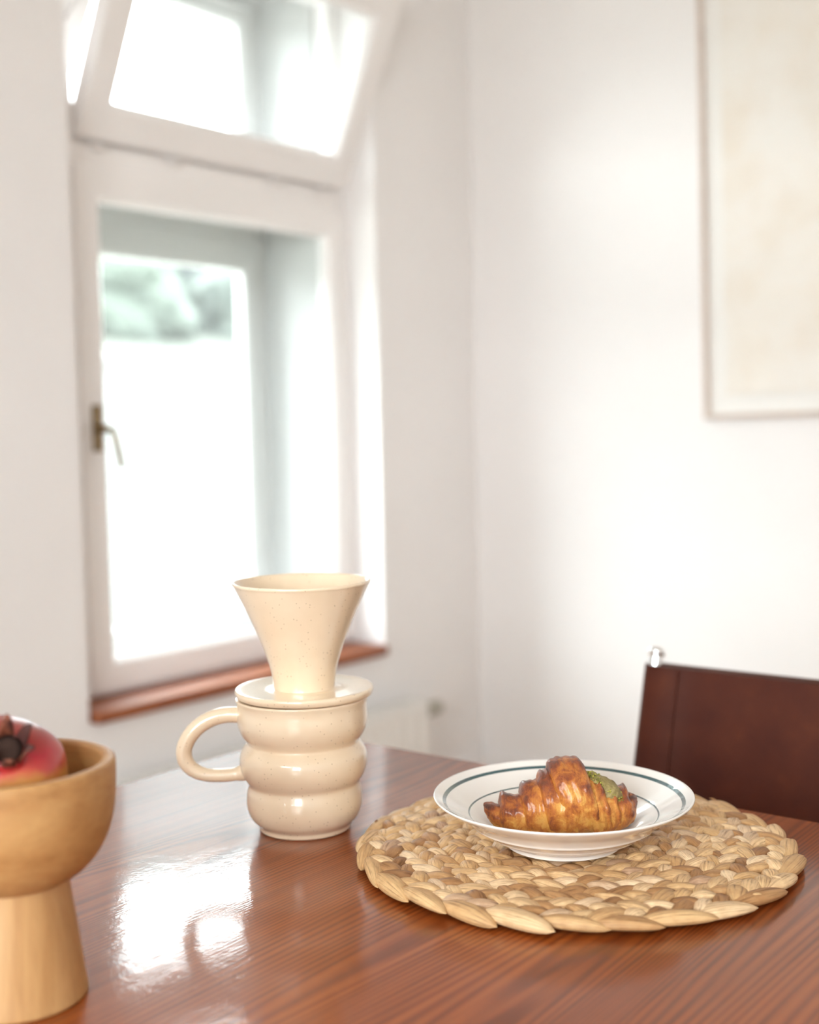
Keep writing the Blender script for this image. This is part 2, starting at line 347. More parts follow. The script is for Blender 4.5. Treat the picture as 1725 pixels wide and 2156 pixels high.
# ------------------------------------------------------------------ the visible window
W1 = empty('window_1', (0, 0, 0)); tag(W1, 'white wooden box window with its upper sash tilted into the room', kind='structure')
def sec(w, t, y, ch=.008):       # bar section: w wide, t deep, front at y
    return [(0, y + .003), (.003, y), (w - ch, y), (w, y + ch), (w, y + t), (0, y + t)]
FY = 2.405
# inner fixed frame: left post, transom, head
link('fixed_frame', ring_me('fixed_frame', OX0, OX1, OZ0 + .025, OZ1, sec(.045, .05, FY + .012), M['white']), W1)
box('frame_post', (OX0 + .03, FY + .008, OZ0 + .03), (OX0 + .105, FY + .06, OZ1 - .03), M['white'], W1, .004)
box('transom', (OX0 + .02, FY + .004, 1.715), (OX1 - .02, FY + .07, 1.785), M['white'], W1, .005)
# splayed lining of the box between inner and outer sashes
def lining(name, quads):
    vs, fs = [], []
    for q in quads: fs.append(tuple(range(len(vs), len(vs) + 4))); vs += q
    return mesh(name, vs, fs, M['box'], smooth=False)
yi, yo, xr, xl, zb, zt = FY + .062, 2.66, 2.750, 1.85, OZ0 + .06, OZ1 - .03
def slab(name, a, b_, c_, d_, t):        # quad with thickness along t
    A = [Vector(v) for v in (a, b_, c_, d_)]; B = [v + Vector(t) for v in A]
    me = mesh(name, A + B, [(0, 1, 2, 3), (7, 6, 5, 4), (0, 4, 5, 1), (1, 5, 6, 2), (2, 6, 7, 3), (3, 7, 4, 0)], M['box'], smooth=False)
    bm = bmesh.new(); bm.from_mesh(me); bmesh.ops.recalc_face_normals(bm, faces=bm.faces); bm.to_mesh(me); bm.free(); return me
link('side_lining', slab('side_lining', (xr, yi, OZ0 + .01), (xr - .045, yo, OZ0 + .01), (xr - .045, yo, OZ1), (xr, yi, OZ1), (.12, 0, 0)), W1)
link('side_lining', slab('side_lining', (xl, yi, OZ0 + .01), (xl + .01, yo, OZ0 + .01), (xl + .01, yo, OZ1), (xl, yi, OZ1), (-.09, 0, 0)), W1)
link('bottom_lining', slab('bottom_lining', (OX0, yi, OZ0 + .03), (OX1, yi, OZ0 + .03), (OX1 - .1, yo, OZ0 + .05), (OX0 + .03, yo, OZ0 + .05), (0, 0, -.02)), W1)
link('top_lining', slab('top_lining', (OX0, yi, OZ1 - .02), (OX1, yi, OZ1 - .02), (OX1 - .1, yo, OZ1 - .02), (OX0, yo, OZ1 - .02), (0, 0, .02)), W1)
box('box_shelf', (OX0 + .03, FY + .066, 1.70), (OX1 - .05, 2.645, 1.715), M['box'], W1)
box('hopper_stop', (OX0 + .02, FY + .03, 1.78), (OX1 - .02, FY + .062, 1.835), M['white'], W1, .003)
# lower casement, closed
SX0, SX1 = 1.862, 2.806
sash = link('lower_sash', ring_me('lower_sash', SX0, SX1, .512, 1.735, sec(.072, .045, FY), M['white']), W1)
link('glazing_bead', ring_me('glazing_bead', SX0 + .068, SX1 - .068, .58, 1.667, [(0, FY + .009), (.012, FY + .02), (.012, FY + .03), (0, FY + .03)], M['white']), sash)
box('pane', (SX0 + .06, FY + .022, .572), (SX1 - .06, FY + .026, 1.675), M['glass_in'], sash)
# espagnolette handle
link('handle_plate', box_me('handle_plate', (1.888, FY - .006, 1.078), (1.914, FY + .001, 1.186), M['brass'], .0025), sash)
hp = [(1.901, FY - .004, 1.130), (1.901, FY - .02, 1.130), (1.901, FY - .042, 1.131), (1.902, FY - .054, 1.127), (1.904, FY - .060, 1.112), (1.908, FY - .064, 1.085), (1.913, FY - .068, 1.048), (1.914, FY - .068, 1.042)]
hp = smooth_prof(hp, 4)
link('handle_lever', tube('handle_lever', hp, [.0115 - .003 * min(1, i / 12) - .001 * (i / len(hp)) for i in range(len(hp))], M['brass'], 12), sash)
# upper hopper sash, hinged at the bottom, leaning into the room
HZ, HA = 1.792, math.radians(24.5)
hop = link('hopper_sash', ring_me('hopper_sash', SX0 + .012, SX1 + .006, 0, .545, sec(.082, .046, 0), M['white']), W1)
hop.matrix_world = Matrix.Translation((0, FY - .002, HZ)) @ Matrix.Rotation(HA, 4, 'X')
o = box('pane', (SX0 + .08, .022, .07), (SX1 - .065, .026, .475), M['glass_in'], hop)
o = link('glazing_bead', ring_me('glazing_bead', SX0 + .09, SX1 - .072, .078, .467, [(0, .009), (.011, .02), (.011, .03), (0, .03)], M['white']), hop)
for hx in (1.93, 2.16, 2.52, 2.70):
    link('hinge', tube('hinge', [(hx - .022, FY - .006, 1.778), (hx + .022, FY - .006, 1.778)], .007, M['white'], 10), W1)
vs = [(1.79, 2.452, 1.785), (1.878, 2.452, 1.785), (1.872, 2.452, 1.88), (1.955, 2.452, 2.08), (2.06, 2.452, 2.335), (1.79, 2.452, 2.335)]
vs += [(x, y + .018, z) for x, y, z in vs]
link('draught_board', mesh('draught_board', vs, [(5, 4, 3, 2, 1, 0), (6, 7, 8, 9, 10, 11)] + [(k, (k + 1) % 6, (k + 1) % 6 + 6, k + 6) for k in range(6)], M['white'], smooth=False), W1)
# stay arm on the left side of the hopper
tp = hop.matrix_world @ Vector((SX0 + .004, .03, .40))
link('stay_arm', tube('stay_arm', [(SX0 - .006, FY + .05, 1.86), (SX0 + .0, FY + .02, 2.04), tuple(tp)], .006, M['white'], 8), W1)
# outer sashes
OY = 2.615
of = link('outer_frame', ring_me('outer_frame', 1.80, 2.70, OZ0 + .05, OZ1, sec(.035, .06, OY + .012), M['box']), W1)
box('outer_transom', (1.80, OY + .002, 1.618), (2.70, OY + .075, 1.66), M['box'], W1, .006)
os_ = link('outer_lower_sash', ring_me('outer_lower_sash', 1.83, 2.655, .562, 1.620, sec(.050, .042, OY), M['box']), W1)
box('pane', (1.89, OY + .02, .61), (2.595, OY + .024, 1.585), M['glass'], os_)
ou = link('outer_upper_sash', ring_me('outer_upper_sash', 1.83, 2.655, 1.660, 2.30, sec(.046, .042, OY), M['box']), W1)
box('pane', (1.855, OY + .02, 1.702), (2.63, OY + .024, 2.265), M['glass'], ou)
# wooden sill board inside
box('sill_board', (OX0 + .008, WY - .022, OZ0), (OX1 - .006, FY + .045, .503), M['sill'], W1, .005)

# the window behind the camera on the left (the one mirrored in the mug)
for nm, ax, c0, c1, t in (('window_2', 'x', -1.75, .75, XL - .2),):
    W2 = empty(nm); tag(W2, kind='structure')
    mid = (c0 + c1) / 2
    for a, b_ in ((c0, mid - .03), (mid + .03, c1)):
        s_ = link('sash', ring_me('sash', a, b_, .90, 2.40, sec(.08, .05, 0), M['white']), W2)
        p_ = box('pane', (a + .07, .02, .97), (b_ - .07, .024, 2.33), M['glass'], s_)
        if ax == 'x': s_.matrix_world = Matrix.Translation((t, 0, 0)) @ Matrix(((0, 1, 0, 0), (1, 0, 0, 0), (0, 0, 1, 0), (0, 0, 0, 1)))
        else: s_.location = (0, t, 0)
    a_, b_ = ((t, mid - .035, .90), (t + .07, mid + .035, 2.40)) if ax == 'x' else ((mid - .035, t, .6), (mid + .035, t + .07, 2.5))
    box('mullion', a_, b_, M['white'], W2, .004)

# ------------------------------------------------------------------ outside
struct('ground', box_me('ground', (-30, 2.75, -.5), (40, 9.0, -.3), M['paving']))
struct('ground_left', box_me('ground_left', (-30, -30, -.5), (-2.62, 2.75, -.3), M['paving']))
struct('ground_front', box_me('ground_front', (-2.62, -30, -.5), (40, -2.62, -.3), M['paving']))
vs, fs = [], []
for j in range(12):
    for i in range(30):
        x, y = -12 + i * 1.3, 7.3 + j * 1.0
        vs.append((x, y, 1.58 + .20 * j + .10 * noise.noise(Vector((x * .35, y * .35, 0)))))
for j in range(11):
    for i in range(29): a = j * 30 + i; fs.append((a, a + 1, a + 31, a + 30))
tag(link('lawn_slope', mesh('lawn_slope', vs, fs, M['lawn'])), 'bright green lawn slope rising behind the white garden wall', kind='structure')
vs, fs = [], []
for j in range(16):
    for i in range(60):
        x, y = -6 + i * .6, 14.2 + j * .45
        vs.append((x, y, 2.2 + min(j, 7) * .22 + j * .04 + .45 * noise.noise(Vector((x * .7, y * .7, 3))) + .25 * noise.noise(Vector((x * 2.1, y * 2.1, 9)))))
for j in range(15):
    for i in range(59): a = j * 60 + i; fs.append((a, a + 1, a + 61, a + 60))
tag(link('hillside', mesh('hillside', vs, fs, M['leaf_a'])), 'hazy grey-green overgrown hillside behind the bushes', kind='structure')
gw = empty('garden_wall', (0, 7.0, -.3)); tag(gw, 'white rendered garden wall below the lawn, seen through the lower pane', 'wall')
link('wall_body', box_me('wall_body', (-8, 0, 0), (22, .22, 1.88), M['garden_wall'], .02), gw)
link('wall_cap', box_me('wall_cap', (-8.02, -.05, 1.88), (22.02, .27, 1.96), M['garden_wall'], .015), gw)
def tree(loc, h, r, lm, label, cat='bush', seed=1, name='bush'):
    t = empty(name, loc); tag(t, label, cat)
    rg = random.Random(seed)
    link('trunk', tube('trunk', [(0, 0, -.2), (.04, .02, h * .3), (-.02, .03, h * .62)], [.11 * r, .09 * r, .05 * r], M['bark'], 8), t)
    bm = bmesh.new()
    for k in range(20):
        a, e = rg.uniform(0, 2 * PI), rg.uniform(-.5, 1)
        p = Vector((math.cos(a) * r * .62 * math.cos(e), math.sin(a) * r * .62 * math.cos(e), h * .46 + e * h * .40 - .15))
        q = bmesh.ops.create_icosphere(bm, subdivisions=3, radius=r * rg.uniform(.42, .62), matrix=Matrix.Translation(p))
        for v in q['verts']:
            d = (v.co - p); v.co = p + d * (1 + .30 * noise.noise(v.co * 3.3) + .18 * noise.noise(v.co * 9))
    me = bpy.data.meshes.new('crown'); bm.to_mesh(me); bm.free(); me.materials.append(lm); me.polygons.foreach_set('use_smooth', [True] * len(me.polygons))
    c = link('crown', me, t); c['kind'] = 'stuff'
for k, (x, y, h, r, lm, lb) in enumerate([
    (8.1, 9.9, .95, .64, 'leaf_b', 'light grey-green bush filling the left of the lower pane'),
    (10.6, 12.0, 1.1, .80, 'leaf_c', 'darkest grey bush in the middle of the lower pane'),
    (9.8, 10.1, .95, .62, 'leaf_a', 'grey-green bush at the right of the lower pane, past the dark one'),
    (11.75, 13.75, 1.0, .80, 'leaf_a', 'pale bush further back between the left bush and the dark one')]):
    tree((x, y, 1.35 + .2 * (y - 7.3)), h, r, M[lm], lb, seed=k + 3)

# ------------------------------------------------------------------ radiator under the window
rad = empty('radiator', (0, 0, 0)); tag(rad, 'white panel radiator on the wall below the wooden window sill', 'radiator')
pm = []
RX0, RX1, RZ0, RZ1, RY = 1.74, 2.885, .10, .335, 2.205
vs, fs = [], []; n = 0
nx = 76
for zi, (z, dy) in enumerate(((RZ0, .012), (RZ0 + .012, 0), (RZ0 + .02, 0), (RZ0 + .035, 1), (RZ1 - .035, 1), (RZ1 - .02, 0), (RZ1 - .012, 0), (RZ1, .012))):
    for i in range(nx + 1):
        x = RX0 + (RX1 - RX0) * i / nx; y = RY + (dy if dy != 1 else .009 * (i % 4 in (1, 2)))
        vs.append((x, y, z))
for zi in range(7):
    for i in range(nx): a = zi * (nx + 1) + i; fs.append((a, a + 1, a + nx + 2, a + nx + 1))
link('front_panel', mesh('front_panel', vs, fs, M['radiator'], smooth=False), rad)
box('back_panel', (RX0, RY + .055, RZ0), (RX1, RY + .068, RZ1), M['radiator'], rad, .003)
for xx in (RX0, RX1 - .006): box('side_cover', (xx, RY + .006, RZ0 + .004), (xx + .006, RY + .068, RZ1 + .006), M['radiator'], rad, .002)
link('top_grille', ring_me('top_grille', RX0, RX1, RY + .004, RY + .07, [(0, 0), (.008, 0), (.008, .008), (0, .008)], M['radiator']), rad).matrix_world = Matrix(((1, 0, 0, 0), (0, 0, 1, 0), (0, 1, 0, RZ1), (0, 0, 0, 1)))
for i in range(24):
    x = RX0 + .03 + i * (RX1 - RX0 - .06) / 23; box('grille_slat', (x - .006, RY + .011, RZ1 + .001), (x + .006, RY + .063, RZ1 + .006), M['radiator'], rad)
link('bracket', box_me('bracket', (2.2, RY + .066, .16), (2.24, WY, .3), M['radiator'], .002), rad)
va = link('valve_knob', tube('valve_knob', [(RX1 + .012, RY + .03, .30), (RX1 + .03, RY + .03, .30), (RX1 + .036, RY + .03, .30), (RX1 + .085, RY + .03, .30), (RX1 + .09, RY + .03, .30)], [.012, .012, .022, .020, .014], M['valve'], 20), rad)
link('supply_pipe', tube('supply_pipe', [(RX1 + .022, RY + .03, .30), (RX1 + .022, RY + .03, .15), (RX1 + .022, RY + .03, 0)], .008, M['radiator'], 10), rad)

# ------------------------------------------------------------------ framed map
pf = empty('framed_map', (WX, 1.525, 1.125)); pf.rotation_euler = (math.radians(-.7), 0, 0)
tag(pf, 'large faded map in a thin pale wooden frame on the right wall', 'picture')
PW, PH = .80, 1.20
to_yz = Matrix(((0, 1, 0, 0), (-1, 0, 0, 0), (0, 0, 1, 0), (0, 0, 0, 1)))   # frame XZ plane -> wall plane, x to the right as seen
fr = link('frame_moulding', ring_me('frame_moulding', 0, PW, 0, PH, [(0, -.024), (.010, -.024), (.012, -.018), (.012, -.002), (0, -.002)], M['poster_frame']), pf); fr.matrix_local = to_yz
o = box('mount', (.008, -.010, .008), (PW - .008, -.004, PH - .008), M['mount'], pf); o.matrix_local = to_yz
vs, fs = [], []
for j in range(9):
    for i in range(5):
        x, z = .062 + (PW - .124) * i / 4, .062 + (PH - .124) * j / 8
        vs.append((x, -.0125 - (.0015 if (j % 2 == 0) else 0) - (.001 if i % 2 else 0), z))
for j in range(8):
    for i in range(4): a = j * 5 + i; fs.append((a, a + 1, a + 6, a + 5))
o = link('map_sheet', mesh('map_sheet', vs, fs, M['paper'], smooth=False), pf); o.matrix_local = to_yz

# ------------------------------------------------------------------ table
TX0, TX1, TY0, TY1 = -.32, 1.142, .10, 1.068
tb = empty('dining_table', (0, 0, 0)); tag(tb, 'glossy reddish brown stained pine dining table in front of the window', 'table')
link('table_top', box_me('table_top', (TX0, TY0, TZ - .032), (TX1, TY1, TZ), M['table'], .004), tb)
for a, b_ in (((TX0 + .09, TY0 + .07, TZ - .125), (TX1 - .09, TY0 + .092, TZ - .032)), ((TX0 + .09, TY1 - .092, TZ - .125), (TX1 - .09, TY1 - .07, TZ - .032)),
              ((TX0 + .07, TY0 + .09, TZ - .125), (TX0 + .092, TY1 - .09, TZ - .032)), ((TX1 - .092, TY0 + .09, TZ - .125), (TX1 - .07, TY1 - .09, TZ - .032))):
    box('apron', a, b_, M['table'], tb, .002)
def leg_me():
    s = .032; vs, fs = [], []
    for z, k in ((0, .62), (TZ - .17, 1), (TZ - .032, 1)):
        vs += [(-s * k, -s * k, z), (s * k, -s * k, z), (s * k, s * k, z), (-s * k, s * k, z)]
    fs = [(3, 2, 1, 0), (8, 9, 10, 11)]
    for q in (0, 4):
        for k in range(4): j = (k + 1) % 4; fs.append((q + k, q + j, q + 4 + j, q + 4 + k))
    me = mesh('leg', vs, fs, M['table'], smooth=False); bevel(me, .004, 2, 60); return me
lm_ = leg_me()
for x in (TX0 + .085, TX1 - .085):
    for y in (TY0 + .085, TY1 - .085): o = link('leg', lm_, tb); o.location = (x, y, 0)

# ------------------------------------------------------------------ chair
ch = empty('leather_chair', (1.402, .487, 0)); tag(ch, 'dark oxblood leather sling chair with chrome tube frame at the right table end', 'chair')
CW = .27   # half width
def rec(z): return .032 * (z - .80) / .12 + .028     # backrest leans away from the table
for s in (1, -1):
    y = s * (CW - .018)
    pth = [(rec(.832), y, .832), (rec(.80), y, .80), (rec(.62), y, .62), (-.02, y, .50), (-.03, y, .455), (-.08, y, .44), (-.42, y, .44), (-.455, y, .43), (-.47, y, .40), (-.47, y, .06), (-.46, y, .025), (-.43, y, .012), (0.0, y, .012), (.03, y, .012)]
    link('tube_frame', tube('tube_frame', smooth_prof(pth, 5), .0095, M['chrome'], 14), ch)
    link('tube_cap', tube('tube_cap', [(rec(.830), y, .829), (rec(.836), y, .836), (rec(.84), y, .839)], [.0105, .0105, .006], M['chrome'], 14), ch)
    link('foot_pad', tube('foot_pad', [(.0, y, 0.0), (.0, y, .006)], .012, M['rubber'], 10), ch)
link('cross_bar', tube('cross_bar', [(.0, -CW + .018, .012), (.0, CW - .018, .012)], .009, M['chrome'], 12), ch)
link('cross_bar', tube('cross_bar', [(-.44, -CW + .018, .44), (-.44, CW - .018, .44)], .009, M['chrome'], 12), ch)
# back sling: leather sheet folded round both posts and sewn
def sling(name, z0, z1):
    prof = []
    c = CW - .018; r = .0125
    for k in range(17): a = PI / 2 + PI * k / 16; prof.append((-math.sin(a) * r * 1.0, None, a))
    loop = []
    N = 24
    for i in range(N + 1): t = -1 + 2 * i / N; loop.append((.0135 * (1 if abs(t) > .999 else 1) * (0 if False else 1) + .010 * (1 - t * t), t * (c - .002)))   # rear face (sags)
    for k in range(1, 12): a = PI / 2 - PI * k / 12; loop.append((r * 1.08 * math.sin(a), c + r * math.cos(a)))
    for i in range(N + 1): t = 1 - 2 * i / N; loop.append((-.0135 + (.0105 * (1 - t * t) + .003 * max(0, min(1, (.9 - abs(t)) / .06)) * 1.0 if abs(t) < .9 else 0), t * (c - .002)))
    for k in range(1, 12): a = -PI / 2 + PI * k / 12; loop.append((r * 1.08 * math.sin(a), -c - r * math.cos(a)))
    vs, fs = [], []; n = len(loop); L = 9
    for j in range(L + 1):
        z = z0 + (z1 - z0) * j / L
        for x, y in loop:
            zz = z - .004 * (1 - (y / CW) ** 2) * (j / L)
            vs.append((x + rec(zz), y, zz))
    for j in range(L):
        for k in range(n): k2 = (k + 1) % n; fs.append((j * n + k, j * n + k2, (j + 1) * n + k2, (j + 1) * n + k))
    fs.append(tuple(range(n - 1, -1, -1))); fs.append(tuple(range(L * n, L * n + n)))
    me = mesh(name, vs, fs, M['leather']); bm = bmesh.new(); bm.from_mesh(me); bmesh.ops.recalc_face_normals(bm, faces=bm.faces); bm.to_mesh(me); bm.free(); shade(me, 50); return me
bs_ = link('back_sling', sling('back_sling', .60, .8195), ch)
for s in (1, -1):
    link('seam', tube('seam', [(rec(z) - .0115, s * (CW - .055), z) for z in (.602, .65, .70, .75, .80, .817)], .0012, M['leather'], 6), bs_)
vs, fs = [], []
for j in range(13):
    for i in range(13):
        u, v_ = i / 12, -1 + 2 * j / 12
        vs.append((-.44 + .42 * u, v_ * CW, .455 - .028 * (1 - v_ * v_) * math.sin(PI * (.15 + .7 * u))))
for j in range(12):
    for i in range(12): a = j * 13 + i; fs.append((a, a + 1, a + 14, a + 13))
so = link('seat_sling', mesh('seat_sling', vs, fs, M['leather']), ch); md = so.modifiers.new('thick', 'SOLIDIFY'); md.thickness = .005
# chair posts stand at X = 1.43 on top; the chair faces the table

# ------------------------------------------------------------------ placemat
MC = F(.1365, 1.0890); PC = F(.1257, 1.0745); MR = .1835
mat_ = empty('placemat', MC); tag(mat_, 'round braided water hyacinth placemat under the white plate', 'placemat')
link('gap_shade', lathe('gap_shade', [(0, .0008), (MR - .012, .0008), (MR - .006, .003), (MR - .010, .0062), (0, .0065)], M['gap_dark'], 72), mat_)  # thin dark disc added beneath so the gaps between folds look shaded
def fold_mesh(seed, L=.0160, Wd=.0072, Hh=.0054):
    rg = random.Random(seed); nu, nv = 13, 18; vs, fs, uv = [], [], []
    ph = [rg.uniform(0, 6.28) for _ in range(6)]; sk = rg.uniform(-.25, .25); cr = rg.choice((5, 6, 7, 8)); bias = rg.uniform(-.15, .25)
    for i in range(nu):
        t = -1 + 2 * i / (nu - 1)
        e = max(0.0, 1 - abs(t) ** 2.1) ** .66
        e *= (1 + bias * t)
        for k in range(nv):
            a = 2 * PI * k / nv
            ca, sa = math.cos(a), math.sin(a)
            crease = 1 + .050 * math.sin(cr * a + ph[0] + 1.2 * t) * (1 if sa > -.2 else 0) + .03 * math.sin((cr + 5) * a + ph[1])
            pinch = 1 - .05 * math.sin(3 * t + ph[2])
            x = L * t; y = Wd * e * (abs(ca) ** .82) * (1 if ca > 0 else -1) * crease * pinch + sk * Wd * t * .5 + .06 * Wd * math.sin(2.2 * t + ph[3])
            z = Hh * e * (abs(sa) ** .86) * (1 if sa > 0 else -.75) * crease - .0014 * t * t
            vs.append((x, y, z)); uv.append((t * .5 + .5, k / nv if k <= nv / 2 else 1 - k / nv))
    for i in range(nu - 1):
        for k in range(nv): k2 = (k + 1) % nv; fs.append((i * nv + k, i * nv + k2, (i + 1) * nv + k2, (i + 1) * nv + k))
    fs.append(tuple(range(nv - 1, -1, -1))); fs.append(tuple(range((nu - 1) * nv, nu * nv)))
    return mesh('strand_fold', vs, fs, M['straw'], uv=uv)
variants = [fold_mesh(s) for s in range(14)]
# spiral braid: two columns of folds per turn
lumps = []
pitch = .0228; rows = [MR - pitch * .5 + .0018 - pitch * k for k in range(8)]
for ri, r in enumerate(rows):
    a0 = rnd.uniform(0, 6.28); n_l = max(3, round(2 * PI * r / .0196))
    for k in range(n_l):
        for side in (1, -1):
            if ri == 0 and side > 0 and k % 2: continue
            rr_ = r + side * pitch * .235
            aa = a0 + (k + (.5 if side > 0 else 0)) * 2 * PI / n_l
            rr_ += .0012 * math.sin(3 * aa + ri)
            outer = side > 0 and ri == 0
            s = rnd.uniform(.92, 1.14) * (1.12 if outer else 1)
            phi = (.50 if side > 0 else -.50) + rnd.uniform(-.16, .16)
            if outer: phi *= .62
            ta = aa + PI / 2 - phi
            roll = rnd.uniform(-.2, .2) + (-.12 * side); tilt = rnd.uniform(-.05, .13)
            sl = rnd.uniform(.80, 1.35); sw = rnd.uniform(.84, 1.2)
            if outer: sl = rnd.uniform(1.55, 1.9); sw = rnd.uniform(.95, 1.15); tilt *= .3; phi *= .6; ta = aa + PI / 2 - phi
            z = .0074 + rnd.uniform(-.0006, .0010) - (.0010 if outer else 0)
            Mx = Matrix.Translation((rr_ * math.cos(aa) + rnd.uniform(-.0008, .0008), rr_ * math.sin(aa) + rnd.uniform(-.0008, .0008), z)) @ Matrix.Rotation(ta, 4, 'Z') @ Matrix.Rotation(tilt, 4, 'Y') @ Matrix.Rotation(roll, 4, 'X') @ Matrix.Diagonal((s * sl, s * sw, s * rnd.uniform(.92, 1.1), 1))
            if ((MC + Mx.translation).xy - PC.xy).length < .064: Mx = Matrix.Translation((0, 0, -.0008)) @ Mx @ Matrix.Diagonal((1, 1, .86, 1))
            lumps.append((Mx, rnd.randrange(14)))
def hidden_by_plate(p):
    d = CAM - p
    for k in range(1, 30):
        q = p + d * (k / 100)
        h = q.z - TZ - .013
        if h > .044: return False
        rr2 = (q.xy - PC.xy).length
        if h > 0 and rr2 < .049 + .061 * min(1, h / .043) - .003: return True
    return False
vis, rest = [], []
for L_ in lumps:
    p = MC + L_[0].translation; (rest if hidden_by_plate(p) else vis).append((L_, (p - CAM).length))
vis.sort(key=lambda q: q[1]); keep = [q[0] for q in vis[:298]]; rest = [q[0] for q in rest + vis[298:]]
for Mx, vi in keep:
    o = link('strand_fold', variants[vi], mat_); o.matrix_local = Mx
vs, fs, uv = [], [], []
def add_to(me, Mx):
    n = len(vs); l = me.uv_layers[0].data; uvd = {}
    for lp in me.loops: uvd[lp.vertex_index] = tuple(l[lp.index].uv)
    for v in me.vertices: vs.append(Mx @ v.co); uv.append(uvd[v.index])
    for p in me.polygons: fs.append(tuple(n + q for q in p.vertices))
for Mx, vi in rest: add_to(variants[vi], Mx)
o = link('strand_folds_far', mesh('strand_folds_far', vs, fs, M['straw'], uv=uv), mat_); o.name = 'far_braiding'; o['kind'] = 'stuff'
# frayed ends
vs, fs, uv = [], [], []
frag = fold_mesh(99, .0045, .0011, .0009)
for k in range(80):
    rr_, aa = MR * math.sqrt(rnd.uniform(.12, 1.0)), rnd.uniform(0, 2 * PI)
    if k % 3 == 0: rr_ = rnd.uniform(MR - .006, MR - .001)
    add_to(frag, Matrix.Translation((rr_ * math.cos(aa), rr_ * math.sin(aa), rnd.uniform(.009, .0122))) @ Matrix.Rotation(rnd.uniform(0, 6.28), 4, 'Z') @ Matrix.Rotation(rnd.uniform(-.5, .5), 4, 'Y') @ Matrix.Scale(rnd.uniform(.5, 1.3), 4))
o = link('frayed_fibre', mesh('frayed_fibre', vs, fs, M['straw'], uv=uv), mat_); o['kind'] = 'stuff'

# ------------------------------------------------------------------ plate
PZ = .0140
pl = empty('plate', PC + Vector((0, 0, PZ))); tag(pl, 'white rimmed soup plate with two dark green line bands, holding the croissant', 'plate')
top = smooth_prof([(0, .0085), (.030, .0085), (.046, .0098), (.058, .0140), (.069, .0208), (.0775, .0258), (.0795, .0268)], 5)
inner_band = [(.0809, .0275)]
flange = smooth_prof([(.0812, .0277), (.090, .0322), (.0995, .0373)], 4)
outer_band = [(.1026, .0391)]
lip = [(.1060, .0412), (.1078, .0424), (.1090, .0431), (.1098, .0432), (.1102, .0427), (.1101, .0419), (.1094, .0411)]
under = smooth_prof([(.1080, .0400), (.1000, .0348), (.0900, .0288), (.0840, .0243), (.0805, .0212), (.0790, .0192), (.0745, .0168), (.0690, .0132), (.0665, .0110), (.0610, .0088), (.0565, .0070), (.0545, .0056), (.0515, .0042), (.0497, .0016), (.0490, 0), (.0465, 0), (.0445, .003), (.030, .0042), (0, .0042)], 3)
prof = top + inner_band + flange + outer_band + lip + under
bi = [0] * (len(prof) - 1); bi[len(top) - 1] = 1; bi[len(top) + 1 + len(flange) - 1] = 1
link('body', lathe('plate_body', list(reversed(prof)), [M['porcelain'], M['band']], 160, list(reversed(bi))), pl)

